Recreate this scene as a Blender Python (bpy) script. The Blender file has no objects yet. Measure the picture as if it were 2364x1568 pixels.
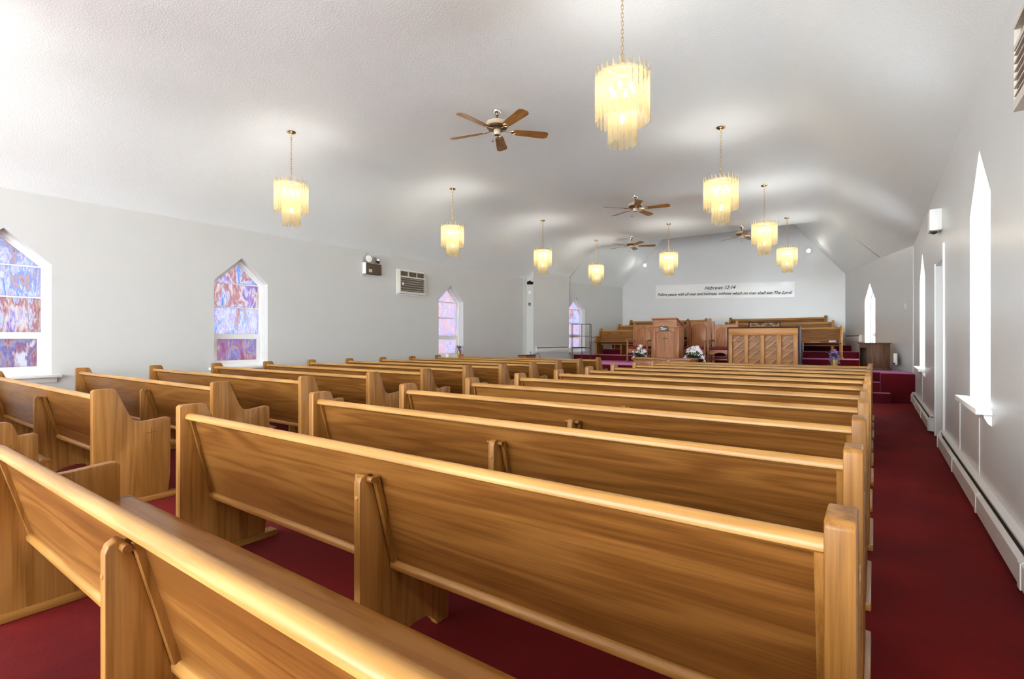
import bpy, bmesh, math, random
from mathutils import Vector, Matrix
from math import pi, sin, cos, radians as R
random.seed(7)
sc = bpy.context.scene
COL = sc.collection

# ------------------------------------------------------------------ camera, sky, exposure
F_PX, CX, CY, HEYE = 1170.0, 1182.0, 784.0, 1.29
YAW = math.atan((2020.0 - CX) / F_PX)
cd = bpy.data.cameras.new('camera'); cam = bpy.data.objects.new('camera', cd); COL.objects.link(cam)
cd.sensor_width = 36.0; cd.lens = F_PX / 2364.0 * 36.0; cd.clip_start = 0.02; cd.clip_end = 200
cam.location = (0, 0, HEYE); cam.rotation_euler = (pi / 2, 0, YAW)
sc.camera = cam
w = bpy.data.worlds.new('world'); sc.world = w; w.use_nodes = True
bg = w.node_tree.nodes['Background']
bg.inputs[0].default_value = (0.895, 0.965, .99, 1); bg.inputs[1].default_value = 8.2
LAMP_W = 13.0
sc.view_settings.view_transform = 'Standard'; sc.view_settings.look = 'None'
sc.view_settings.gamma = 1.0; sc.view_settings.use_curve_mapping = False
sc.view_settings.exposure = 1.08
sc.cycles.max_bounces = 10; sc.cycles.diffuse_bounces = 6; sc.cycles.transparent_max_bounces = 16
sc.cycles.sample_clamp_indirect = 6.0; sc.cycles.caustics_reflective = False; sc.cycles.caustics_refractive = False

# ------------------------------------------------------------------ materials
MATS = {}
def newmat(name):
    m = bpy.data.materials.new(name); m.use_nodes = True
    MATS[name] = m
    nt = m.node_tree
    return m, nt, nt.nodes['Principled BSDF'], nt.nodes['Material Output']
def N(nt, t, **kw):
    n = nt.nodes.new(t)
    for k, v in kw.items():
        if k.startswith('_'): setattr(n, k[1:], v)
        else: n.inputs[k.replace('__', ' ')].default_value = v
    return n
def plain(name, col, rough=0.5, metal=0.0, spec=0.5, coat=0.0, bump=None, var=0.0):
    m, nt, b, o = newmat(name)
    b.inputs['Base Color'].default_value = (*col, 1); b.inputs['Roughness'].default_value = rough
    b.inputs['Metallic'].default_value = metal; b.inputs['Specular IOR Level'].default_value = spec
    b.inputs['Coat Weight'].default_value = coat
    tc = N(nt, 'ShaderNodeTexCoord')
    if var:
        n = N(nt, 'ShaderNodeTexNoise', Scale=2.2, Detail=4.0)
        nt.links.new(tc.outputs['Object'], n.inputs['Vector'])
        r = N(nt, 'ShaderNodeValToRGB')
        r.color_ramp.elements[0].position = .3; r.color_ramp.elements[1].position = .7
        r.color_ramp.elements[0].color = (*[c * (1 - var) for c in col], 1)
        r.color_ramp.elements[1].color = (*[min(1, c * (1 + var)) for c in col], 1)
        nt.links.new(n.outputs['Fac'], r.inputs[0]); nt.links.new(r.outputs[0], b.inputs['Base Color'])
    if bump:
        n = N(nt, 'ShaderNodeTexNoise', Scale=bump[0], Detail=3.0)
        nt.links.new(tc.outputs['Object'], n.inputs['Vector'])
        bp = N(nt, 'ShaderNodeBump', Strength=bump[1], Distance=bump[2])
        nt.links.new(n.outputs['Fac'], bp.inputs['Height']); nt.links.new(bp.outputs[0], b.inputs['Normal'])
    return m
def wood(name, light, mid, dark, axis='x', rough=0.36, coat=0.22, scale=1.0, boards=0.0):
    """varnished wood; axis = grain direction in object space"""
    m, nt, b, o = newmat(name)
    L = nt.links.new
    tc = N(nt, 'ShaderNodeTexCoord'); oi = N(nt, 'ShaderNodeObjectInfo')
    sc_ = N(nt, 'ShaderNodeVectorMath', _operation='SCALE'); 
    cx = N(nt, 'ShaderNodeCombineXYZ')
    mu = N(nt, 'ShaderNodeMath', _operation='MULTIPLY'); mu.inputs[1].default_value = 37.0
    L(oi.outputs['Random'], mu.inputs[0])
    for i in range(3): L(mu.outputs[0], cx.inputs[i])
    ad = N(nt, 'ShaderNodeVectorMath', _operation='ADD')
    L(tc.outputs['Object'], ad.inputs[0]); L(cx.outputs[0], ad.inputs[1])
    mp = N(nt, 'ShaderNodeMapping')
    s = [7.0 * scale] * 3; s['xyz'.index(axis)] = 0.55 * scale
    mp.inputs['Scale'].default_value = s
    L(ad.outputs[0], mp.inputs['Vector'])
    n1 = N(nt, 'ShaderNodeTexNoise', Scale=0.9, Detail=2.0, Roughness=.45); L(mp.outputs[0], n1.inputs['Vector'])
    # cathedral rings: sine of the slow noise
    k = N(nt, 'ShaderNodeMath', _operation='MULTIPLY'); k.inputs[1].default_value = 46.0; L(n1.outputs['Fac'], k.inputs[0])
    sn = N(nt, 'ShaderNodeMath', _operation='SINE'); L(k.outputs[0], sn.inputs[0])
    mp2 = N(nt, 'ShaderNodeMapping'); s2 = [110.0 * scale] * 3; s2['xyz'.index(axis)] = 3.0 * scale
    mp2.inputs['Scale'].default_value = s2; L(ad.outputs[0], mp2.inputs['Vector'])
    n2 = N(nt, 'ShaderNodeTexNoise', Scale=1.0, Detail=3.0, Roughness=.6); L(mp2.outputs[0], n2.inputs['Vector'])
    mx = N(nt, 'ShaderNodeMath', _operation='MULTIPLY_ADD'); mx.inputs[1].default_value = 0.105; mx.inputs[2].default_value = 0.31
    L(sn.outputs[0], mx.inputs[0])
    a2 = N(nt, 'ShaderNodeMath', _operation='MULTIPLY_ADD'); a2.inputs[1].default_value = .52; L(n2.outputs['Fac'], a2.inputs[0]); L(mx.outputs[0], a2.inputs[2])
    # slow tone variation
    n3 = N(nt, 'ShaderNodeTexNoise', Scale=0.35, Detail=2.0); L(mp.outputs[0], n3.inputs['Vector'])
    a3 = N(nt, 'ShaderNodeMath', _operation='MULTIPLY_ADD'); a3.inputs[1].default_value = 0.40
    L(n3.outputs['Fac'], a3.inputs[0]); L(a2.outputs[0], a3.inputs[2])
    last = a3
    if boards:
        sp = N(nt, 'ShaderNodeSeparateXYZ'); L(tc.outputs['Object'], sp.inputs[0])
        d = N(nt, 'ShaderNodeMath', _operation='DIVIDE'); d.inputs[1].default_value = boards; L(sp.outputs[2], d.inputs[0])
        fl = N(nt, 'ShaderNodeMath', _operation='FLOOR'); L(d.outputs[0], fl.inputs[0])
        aa = N(nt, 'ShaderNodeMath', _operation='ADD'); L(fl.outputs[0], aa.inputs[0]); L(mu.outputs[0], aa.inputs[1])
        wn = N(nt, 'ShaderNodeTexWhiteNoise', _noise_dimensions='1D'); L(aa.outputs[0], wn.inputs['W'])
        a4 = N(nt, 'ShaderNodeMath', _operation='MULTIPLY_ADD'); a4.inputs[1].default_value = 0.13
        L(wn.outputs['Value'], a4.inputs[0]); L(a3.outputs[0], a4.inputs[2]); last = a4
    r = N(nt, 'ShaderNodeValToRGB'); e = r.color_ramp.elements
    e[0].position = .50; e[0].color = (*dark, 1); e[1].position = 1.12 if not boards else 1.0
    e[1].position = 1.0; e[1].color = (*light, 1)
    x = r.color_ramp.elements.new(.74); x.color = (*mid, 1)
    L(last.outputs[0], r.inputs[0]); L(r.outputs[0], b.inputs['Base Color'])
    b.inputs['Roughness'].default_value = rough; b.inputs['Coat Weight'].default_value = coat
    b.inputs['Coat Roughness'].default_value = 0.22; b.inputs['Specular IOR Level'].default_value = .28
    bp = N(nt, 'ShaderNodeBump', Strength=0.08, Distance=0.002); L(n2.outputs['Fac'], bp.inputs['Height']); L(bp.outputs[0], b.inputs['Normal'])
    return m
OAK = ((.285, .120, .026), (.185, .068, .0125), (.098, .033, .005))
wood('oak_x', *OAK, axis='x', boards=.12)
wood('oak_z', (.42, .20, .054), (.315, .138, .028), (.17, .066, .010), axis='z', rough=.42, coat=.08)
wood('oak_rail', (.53, .285, .085), (.42, .205, .050), (.29, .13, .028), axis='x', rough=.36, coat=.22)
wood('oak_y', (.42, .20, .054), (.315, .138, .028), (.17, .066, .010), axis='y')
wood('red_oak', (.47, .225, .10), (.39, .155, .062), (.26, .095, .034), axis='z', coat=.06)
wood('red_oak_x', (.50, .225, .10), (.39, .155, .062), (.26, .095, .034), axis='x')
wood('walnut', (.15, .062, .024), (.095, .038, .014), (.05, .02, .008), axis='z', rough=.5, coat=.0)
wood('blade_wood', (.50, .25, .075), (.34, .15, .04), (.16, .06, .015), axis='x', scale=2.0, coat=.1)
wood('pine_ply', (.44, .20, .06), (.33, .135, .035), (.20, .075, .018), axis='x', rough=.5, coat=.1)
wood('pine_beam', (.56, .27, .09), (.46, .20, .06), (.32, .125, .035), axis='x', rough=.45, coat=.1)
wood('pine_post', (.56, .28, .10), (.46, .21, .065), (.32, .13, .035), axis='z', rough=.45, coat=.1)
plain('groove', (.16, .07, .025), .6)
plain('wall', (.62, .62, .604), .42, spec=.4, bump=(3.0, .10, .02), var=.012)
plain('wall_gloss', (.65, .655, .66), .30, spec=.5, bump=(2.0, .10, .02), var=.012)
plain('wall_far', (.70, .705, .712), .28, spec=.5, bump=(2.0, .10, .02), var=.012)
plain('ceiling', (.91, .955, .962), .6, spec=.3, bump=(55.0, .22, .012))
plain('trim', (.88, .88, .87), .35)
plain('heater', (.72, .70, .67), .35)
plain('dark_slot', (.035, .033, .028), .7)
plain('brass', (.78, .56, .27), .22, metal=1.0)
plain('chrome', (.75, .73, .70), .18, metal=1.0)
plain('bronze', (.16, .10, .06), .35, metal=.7)
plain('cream_metal', (.60, .49, .34), .25, coat=.5)
plain('black', (.012, .011, .011), .6, spec=.15)
plain('dark_metal', (.045, .034, .03), .5, spec=.2)
plain('brown_box', (.085, .05, .025), .45)
plain('white_plastic', (.82, .82, .80), .35)
plain('ac_beige', (.62, .57, .49), .45)
plain('ac_grille', (.20, .165, .125), .55)
plain('paper', (.85, .84, .82), .6)
plain('banner', (.86, .86, .86), .22, spec=.6, bump=(1.6, .25, .06))
plain('ink', (.035, .03, .035), .5)
plain('cushion', (.20, .012, .022), .75, bump=(40, .2, .01))
plain('petal', (.90, .88, .90), .5)
plain('purple_petal', (.28, .13, .45), .6)
plain('leaf_green', (.045, .10, .035), .55, var=.3)
plain('gold_pot', (.80, .62, .25), .25, metal=.9)
plain('plum_case', (.045, .028, .036), .55, spec=.15)
plain('plaque', (.075, .045, .04), .4)
def m_carpet(name, a, b_, sheen=.06, tint=(.9, .25, .25, 1)):
    m, nt, b, o = newmat(name); L = nt.links.new
    tc = N(nt, 'ShaderNodeTexCoord')
    n = N(nt, 'ShaderNodeTexNoise', Scale=1.1, Detail=5.0, Roughness=.6); L(tc.outputs['Object'], n.inputs['Vector'])
    n2 = N(nt, 'ShaderNodeTexNoise', Scale=260.0, Detail=2.0); L(tc.outputs['Object'], n2.inputs['Vector'])
    mx = N(nt, 'ShaderNodeMath', _operation='MULTIPLY_ADD'); mx.inputs[1].default_value = .25
    L(n2.outputs['Fac'], mx.inputs[0]); L(n.outputs['Fac'], mx.inputs[2])
    r = N(nt, 'ShaderNodeValToRGB'); r.color_ramp.elements[0].position = .42; r.color_ramp.elements[1].position = .78
    r.color_ramp.elements[0].color = (*a, 1); r.color_ramp.elements[1].color = (*b_, 1)
    L(mx.outputs[0], r.inputs[0]); L(r.outputs[0], b.inputs['Base Color'])
    b.inputs['Roughness'].default_value = .9; b.inputs['Specular IOR Level'].default_value = .15
    b.inputs['Sheen Weight'].default_value = sheen; b.inputs['Sheen Roughness'].default_value = .4
    b.inputs['Sheen Tint'].default_value = tint
    bp = N(nt, 'ShaderNodeBump', Strength=.5, Distance=.004); L(n2.outputs['Fac'], bp.inputs['Height']); L(bp.outputs[0], b.inputs['Normal'])
m_carpet('carpet', (.075, .0012, .003), (.165, .005, .0035))
m_carpet('stage_carpet', (.065, .002, .006), (.12, .004, .008), .9, (.9, .35, .65, 1))
def m_glass(name, cols, seed, dens):
    """marbled stained-glass film: streaky colours, light passes diffusely"""
    m, nt, b, o = newmat(name); L = nt.links.new
    nt.nodes.remove(b)
    tc = N(nt, 'ShaderNodeTexCoord'); oi = N(nt, 'ShaderNodeObjectInfo')
    mu = N(nt, 'ShaderNodeMath', _operation='MULTIPLY'); mu.inputs[1].default_value = 50.0; L(oi.outputs['Random'], mu.inputs[0])
    cx = N(nt, 'ShaderNodeCombineXYZ')
    for i in range(3): L(mu.outputs[0], cx.inputs[i])
    ad = N(nt, 'ShaderNodeVectorMath', _operation='ADD'); L(tc.outputs['Object'], ad.inputs[0]); L(cx.outputs[0], ad.inputs[1])
    mp = N(nt, 'ShaderNodeMapping'); mp.inputs['Scale'].default_value = (3.2, 3.2, 1.5); L(ad.outputs[0], mp.inputs['Vector'])
    n = N(nt, 'ShaderNodeTexNoise', Scale=1.3, Detail=3.0, Roughness=.55, Distortion=.7); L(mp.outputs[0], n.inputs['Vector'])
    mp2 = N(nt, 'ShaderNodeMapping'); mp2.inputs['Scale'].default_value = (40, 40, 6); L(ad.outputs[0], mp2.inputs['Vector'])
    n2 = N(nt, 'ShaderNodeTexNoise', Scale=1.0, Detail=4.0, Roughness=.7, Distortion=1.0); L(mp2.outputs[0], n2.inputs['Vector'])
    s = N(nt, 'ShaderNodeMath', _operation='MULTIPLY_ADD'); s.inputs[1].default_value = .50; L(n2.outputs['Fac'], s.inputs[0]); L(n.outputs['Fac'], s.inputs[2])
    r = N(nt, 'ShaderNodeValToRGB'); e = r.color_ramp.elements
    pos = [.56, .64, .70, .755, .81, .87, .95]
    e[0].position = pos[0]; e[0].color = (*cols[0], 1); e[1].position = pos[-1]; e[1].color = (*cols[-1], 1)
    for p_, c in zip(pos[1:-1], cols[1:-1]):
        q = e.new(p_); q.color = (*c, 1)
    L(s.outputs[0], r.inputs[0])
    g = N(nt, 'ShaderNodeGamma'); g.inputs[1].default_value = .75; L(r.outputs[0], g.inputs[0])
    mult = N(nt, 'ShaderNodeMixRGB', _blend_type='MULTIPLY'); mult.inputs[0].default_value = 1.0
    mult.inputs[2].default_value = (dens, dens, dens, 1); L(g.outputs[0], mult.inputs[1])
    t = N(nt, 'ShaderNodeBsdfTranslucent'); L(mult.outputs[0], t.inputs['Color'])
    gl = N(nt, 'ShaderNodeBsdfGlossy', Roughness=.15); gl.inputs['Color'].default_value = (.05, .05, .05, 1)
    a = N(nt, 'ShaderNodeAddShader'); L(t.outputs[0], a.inputs[0]); L(gl.outputs[0], a.inputs[1])
    L(a.outputs[0], o.inputs['Surface'])
W_, BL, PU, RE, TA = (.88, .88, .97), (.30, .42, .86), (.50, .40, .75), (.52, .22, .32), (.80, .58, .50)
m_glass('glass_blue', [BL, W_, PU, W_, BL, TA, RE], 1, .285)
m_glass('glass_mixed', [BL, W_, RE, TA, W_, PU, RE], 2, .27)
m_glass('glass_red', [RE, PU, RE, TA, BL, RE, W_], 3, .25)
m_glass('glass_pink', [(.70, .32, .42), W_, (.8, .45, .55), (.88, .8, .9), (.50, .48, .88), W_, (.72, .32, .44)], 4, .275)
def m_clear():
    m, nt, b, o = newmat('window_glass'); L = nt.links.new; nt.nodes.remove(b)
    t = N(nt, 'ShaderNodeBsdfTranslucent'); t.inputs['Color'].default_value = (.9, .92, .95, 1)
    tr = N(nt, 'ShaderNodeBsdfTransparent'); tr.inputs['Color'].default_value = (.9, .93, .96, 1)
    mx = N(nt, 'ShaderNodeMixShader'); mx.inputs[0].default_value = .5
    L(tr.outputs[0], mx.inputs[1]); L(t.outputs[0], mx.inputs[2]); L(mx.outputs[0], o.inputs['Surface'])
m_clear()
def m_slat():
    m, nt, b, o = newmat('lamp_slat'); L = nt.links.new; nt.nodes.remove(b)
    t = N(nt, 'ShaderNodeBsdfTranslucent'); t.inputs['Color'].default_value = (.56, .47, .28, 1)
    d = N(nt, 'ShaderNodeBsdfDiffuse'); d.inputs['Color'].default_value = (.50, .45, .34, 1)
    tr = N(nt, 'ShaderNodeBsdfTransparent'); tr.inputs['Color'].default_value = (1, .96, .86, 1)
    m1 = N(nt, 'ShaderNodeMixShader'); m1.inputs[0].default_value = .5; L(t.outputs[0], m1.inputs[1]); L(d.outputs[0], m1.inputs[2])
    m2 = N(nt, 'ShaderNodeMixShader'); m2.inputs[0].default_value = .60; L(m1.outputs[0], m2.inputs[1]); L(tr.outputs[0], m2.inputs[2])
    L(m2.outputs[0], o.inputs['Surface'])
m_slat()
def m_emit(name, col, s):
    m, nt, b, o = newmat(name)
    b.inputs['Base Color'].default_value = (.8, .8, .8, 1)
    b.inputs['Emission Color'].default_value = (*col, 1); b.inputs['Emission Strength'].default_value = s
m_emit('bulb', (1, .86, .60), 5.0)
m_emit('spot_bulb', (1, .95, .85), 5.0)

# ------------------------------------------------------------------ mesh helpers
class MB:
    def __init__(s): s.bm = bmesh.new()
    def box(s, x0, x1, y0, y1, z0, z1, M=None):
        v = [s.bm.verts.new(p) for p in ((x0,y0,z0),(x1,y0,z0),(x1,y1,z0),(x0,y1,z0),(x0,y0,z1),(x1,y0,z1),(x1,y1,z1),(x0,y1,z1))]
        for f in ((0,3,2,1),(4,5,6,7),(0,1,5,4),(1,2,6,5),(2,3,7,6),(3,0,4,7)): s.bm.faces.new([v[i] for i in f])
        if M is not None:
            for q in v: q.co = M @ q.co
        return s
    def prism(s, pts, a, b, axis='x', M=None):
        """pts 2-D outline; extruded from a to b along axis (x: pts=(y,z); y: pts=(x,z); z: pts=(x,y))"""
        def P(p, t):
            return {'x': (t, p[0], p[1]), 'y': (p[0], t, p[1]), 'z': (p[0], p[1], t)}[axis]
        A = [s.bm.verts.new(P(p, a)) for p in pts]; B = [s.bm.verts.new(P(p, b)) for p in pts]
        s.bm.faces.new(A); s.bm.faces.new(B[::-1])
        n = len(pts)
        for i in range(n): s.bm.faces.new((A[i], B[i], B[(i+1) % n], A[(i+1) % n]))
        if M is not None:
            for q in A + B: q.co = M @ q.co
        return s
    def lathe(s, prof, seg=24, c=(0,0), M=None):
        rings = []
        for r, z in prof:
            if r < 1e-5: rings.append([s.bm.verts.new((c[0], c[1], z))])
            else: rings.append([s.bm.verts.new((c[0] + r*cos(2*pi*i/seg), c[1] + r*sin(2*pi*i/seg), z)) for i in range(seg)])
        for a, b in zip(rings, rings[1:]):
            for i in range(seg):
                j = (i+1) % seg
                if len(a) == 1 and len(b) == 1: continue
                if len(a) == 1: s.bm.faces.new((a[0], b[i], b[j]))
                elif len(b) == 1: s.bm.faces.new((a[i], a[j], b[0]))
                else: s.bm.faces.new((a[i], a[j], b[j], b[i]))
        if M is not None:
            for ring in rings:
                for q in ring: q.co = M @ q.co
        return s
    def tube(s, pts, r, seg=8, closed=False):
        pts = [Vector(p) for p in pts]; n = len(pts); rings = []
        rr = r if isinstance(r, (list, tuple)) else [r]*n
        for i, p in enumerate(pts):
            if closed: t = (pts[(i+1) % n] - pts[i-1]).normalized()
            else: t = (pts[min(i+1, n-1)] - pts[max(i-1, 0)]).normalized()
            up = Vector((0,0,1)) if abs(t.z) < .95 else Vector((1,0,0))
            a = t.cross(up).normalized(); b = t.cross(a)
            rings.append([s.bm.verts.new(p + (a*cos(2*pi*k/seg) + b*sin(2*pi*k/seg))*rr[i]) for k in range(seg)])
        m = n if closed else n-1
        for i in range(m):
            A, B = rings[i], rings[(i+1) % n]
            for k in range(seg): s.bm.faces.new((A[k], A[(k+1) % seg], B[(k+1) % seg], B[k]))
        if not closed:
            s.bm.faces.new(rings[0][::-1]); s.bm.faces.new(rings[-1])
        return s
    def bevel(s, w, seg=2, ang=35):
        bmesh.ops.remove_doubles(s.bm, verts=s.bm.verts, dist=1e-6)
        bmesh.ops.recalc_face_normals(s.bm, faces=s.bm.faces)
        es = [e for e in s.bm.edges if len(e.link_faces) == 2 and e.calc_face_angle(0) > R(ang)]
        bmesh.ops.bevel(s.bm, geom=es, offset=w, segments=seg, affect='EDGES', profile=.5, clamp_overlap=True)
        return s
    def mesh(s, name, smooth=False):
        bmesh.ops.recalc_face_normals(s.bm, faces=s.bm.faces)
        me = bpy.data.meshes.new(name); s.bm.to_mesh(me); s.bm.free()
        if smooth:
            me.shade_smooth()
            try: me.set_sharp_from_angle(angle=R(38))
            except Exception: pass
        return me
def obj(name, mb, mat, parent=None, smooth=False, label=None):
    me = mb if isinstance(mb, bpy.types.Mesh) else mb.mesh(name, smooth)
    if mat and not me.materials: me.materials.append(MATS[mat])
    o = bpy.data.objects.new(name, me); COL.objects.link(o)
    if parent is not None: o.parent = parent
    if label: o['label'] = label
    return o
def tag(o, label, cat, group=None):
    o['label'] = label; o['category'] = cat
    if group: o['group'] = group
    return o
def thing(name, label, cat, loc=(0,0,0), rz=0.0, group=None):
    o = bpy.data.objects.new(name, None); COL.objects.link(o); o.empty_display_size = .1
    o.location = loc; o.rotation_euler = (0, 0, rz)
    return tag(o, label, cat, group)
def struct(name, mb, mat, parent=None, smooth=False):
    o = obj(name, mb, mat, parent, smooth)
    if parent is None: o['kind'] = 'structure'
    return o
def copy_tree(o, parent=None):
    c = o.copy(); COL.objects.link(c); c.parent = parent
    for ch in list(o.children): copy_tree(ch, c)
    return c
def dup(root, loc, rz, label, group=None):
    c = copy_tree(root); c.location = loc; c.rotation_euler = (0, 0, rz); c['label'] = label
    if group: c['group'] = group
    return c

# ------------------------------------------------------------------ room shell
XL, XR, YB, YE, YR = -9.3, .66, 13.6, 18.35, -8.0      # left wall, right wall, bend, back wall, rear (open)
XBL, XBR = -7.9, -.73                                   # back wall corners
ZW = HEYE + 1.97
DEP = .25
ZS, ZSH, ZAP = .80, 2.33, 2.76                          # window sill, shoulder, apex

struct('floor', MB().box(XL-.3, XR+.3, YR, YE+.3, -.12, 0), 'carpet')

def wall(name, p0, p1, mat, holes, ztop=ZW, side=1):
    """wall from p0 to p1 with pentagon (or rectangle) holes; returns basis for windows. side = outward normal sign"""
    p0, p1 = Vector((*p0, 0)), Vector((*p1, 0)); u = (p1-p0); Ln = u.length; u.normalize()
    n = Vector((u.y, -u.x, 0)) * side
    M = Matrix(((u.x, n.x, 0, p0.x), (u.y, n.y, 0, p0.y), (0, 0, 1, 0), (0, 0, 0, 1)))
    mb = MB(); cur = 0.0; ztop = ztop + .3
    for h in sorted(holes, key=lambda h: h[0]):
        a, b, z0, zs, za = h
        mb.prism([(cur,0),(a,0),(a,ztop),(cur,ztop)], 0, DEP, 'y', M)
        if z0 > 0: mb.prism([(a,0),(b,0),(b,z0),(a,z0)], 0, DEP, 'y', M)
        mid = (a+b)/2
        mb.prism([(a,zs),(mid,za),(mid,ztop),(a,ztop)], 0, DEP, 'y', M)
        mb.prism([(mid,za),(b,zs),(b,ztop),(mid,ztop)], 0, DEP, 'y', M)
        cur = b
    mb.prism([(cur,0),(Ln,0),(Ln,ztop),(cur,ztop)], 0, DEP, 'y', M)
    struct(name, mb, mat)
    return M
def hole(y0, y1, z0=ZS, zs=ZSH, za=ZAP): return (y0-YR, y1-YR, z0, zs, za)
LW = [(1.05, 2.0), (4.13, 5.08), (9.68, 10.66)]         # left windows along Y
RW = [(4.85, 5.80), (10.6, 11.75)]
RW_ADDED = [(-4.45, -3.50)]  # unseen window added behind the camera to throw daylight on left wall and ceiling
DOORY = (7.78, 8.82)
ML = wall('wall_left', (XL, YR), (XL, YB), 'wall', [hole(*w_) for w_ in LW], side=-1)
MR = wall('wall_right', (XR, YR), (XR, YB), 'wall_gloss', [hole(*w_) for w_ in RW + RW_ADDED] + [hole(*DOORY, 0, 2.27, 2.27)], side=1)
dl = math.hypot(XBL-XL, YE-YB); kl = dl/(YE-YB)
dr = math.hypot(XBR-XR, YE-YB); kr = dr/(YE-YB)
NLH = ((15.57-YB)*kl, (16.36-YB)*kl); NRH = ((15.85-YB)*kr, (16.62-YB)*kr)
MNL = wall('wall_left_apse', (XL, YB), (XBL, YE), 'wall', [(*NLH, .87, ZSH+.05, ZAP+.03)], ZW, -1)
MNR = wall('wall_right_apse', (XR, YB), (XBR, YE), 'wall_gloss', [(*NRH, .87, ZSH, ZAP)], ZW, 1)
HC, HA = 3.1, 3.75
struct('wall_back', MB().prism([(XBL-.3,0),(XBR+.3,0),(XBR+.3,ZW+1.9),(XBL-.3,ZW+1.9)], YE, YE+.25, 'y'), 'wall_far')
# boxed-out chase at the left bend
struct('wall_chase', MB().prism([(XL-.05,13.75),(-9.0,13.75),(-8.62,15.42),(-8.8,15.5)], 0, 3.75, 'z'), 'wall')

# ceiling: lofted cross sections (x, height above eye)
SEC = [(YR, [(XL-.02,1.97),(-7.85,HC),(-.82,HC),(XR+.02,1.97)]),
       (YB, [(XL-.02,1.97),(-7.85,HC),(-.82,HC),(XR+.02,1.97)]),
       (15.45, [(-8.77,1.99),(-7.65,HC),(-.95,HC),(.13,2.0)]),
       (YE+.02, [(XBL-.01,1.98),(-6.28,HA),(-2.2,HA),(XBR+.01,1.96)])]
def sec_at(y):
    for (ya, A), (yb, B) in zip(SEC, SEC[1:]):
        if ya <= y <= yb + 1e-6:
            t = (y-ya)/(yb-ya)
            return [(a[0]*(1-t)+b[0]*t, a[1]*(1-t)+b[1]*t) for a, b in zip(A, B)]
def sec_z(y, x):
    S = sec_at(y)
    for a, b in zip(S, S[1:]):
        if a[0] <= x <= b[0]: return a[1] + (b[1]-a[1])*(x-a[0])/(b[0]-a[0])
    return S[0][1] if x < S[0][0] else S[-1][1]
from mathutils import noise as mnoise
def ceiling():
    bm = bmesh.new(); ys = [YR + (YB-YR)*i/44 for i in range(45)] + [YB + (15.45-YB)*i/8 for i in range(1, 9)] + [15.45 + (YE+.02-15.45)*i/10 for i in range(1, 11)]
    NX = 72; rows = []; top = []
    for y in ys:
        S = sec_at(y); x0, x1 = S[0][0], S[-1][0]; row = []; tr = []
        for i in range(NX+1):
            x = x0 + (x1-x0)*i/NX
            rad = (.45 if x < -4 else .13) if y < 15.3 else .12
            zz = sum(sec_z(y, min(max(x+dx*rad, x0), x1)) for dx in (-1,-.5,0,.5,1))/5
            edge = min(1, min(x-x0, x1-x)/.8)
            if i in (0, NX): zz = sec_z(y, x)
            elif edge < .3: zz = sec_z(y, x)
            wob = mnoise.noise(Vector((x*.42, y*.33, 1.7)))*.045 + mnoise.noise(Vector((x*1.1, y*.8, 5.0)))*.014
            zz += wob*max(0, edge)*(1 if y < 15.2 else .3)
            row.append(bm.verts.new((x, y, HEYE+zz))); tr.append(bm.verts.new((x, y, HEYE+zz+.25)))
        rows.append(row); top.append(tr)
    for G in (rows, top):
        for a, b in zip(G, G[1:]):
            for i in range(NX): bm.faces.new((a[i], a[i+1], b[i+1], b[i]))
    for i in range(NX):
        bm.faces.new((rows[0][i], rows[0][i+1], top[0][i+1], top[0][i])); bm.faces.new((rows[-1][i], rows[-1][i+1], top[-1][i+1], top[-1][i]))
    for a in range(len(ys)-1):
        for k in (0, NX): bm.faces.new((rows[a][k], rows[a+1][k], top[a+1][k], top[a][k]))
    mb = MB(); mb.bm.free(); mb.bm = bm
    o = struct('ceiling', mb, 'ceiling', smooth=True)
    return o
ceiling()

for nm, xs_ in (('trim_seam_left', (-8.74, -8.0)), ('trim_seam_right', (.10, -.62))):
    pts = []
    for k in range(7):
        x = xs_[0] + (xs_[1]-xs_[0])*k/6; pts.append((x, 15.45, HEYE + sec_z(15.44, x) + .004))
    struct(nm, MB().tube(pts, [.012,.011,.010,.009,.008,.006,.004], 5), 'dark_slot')

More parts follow.
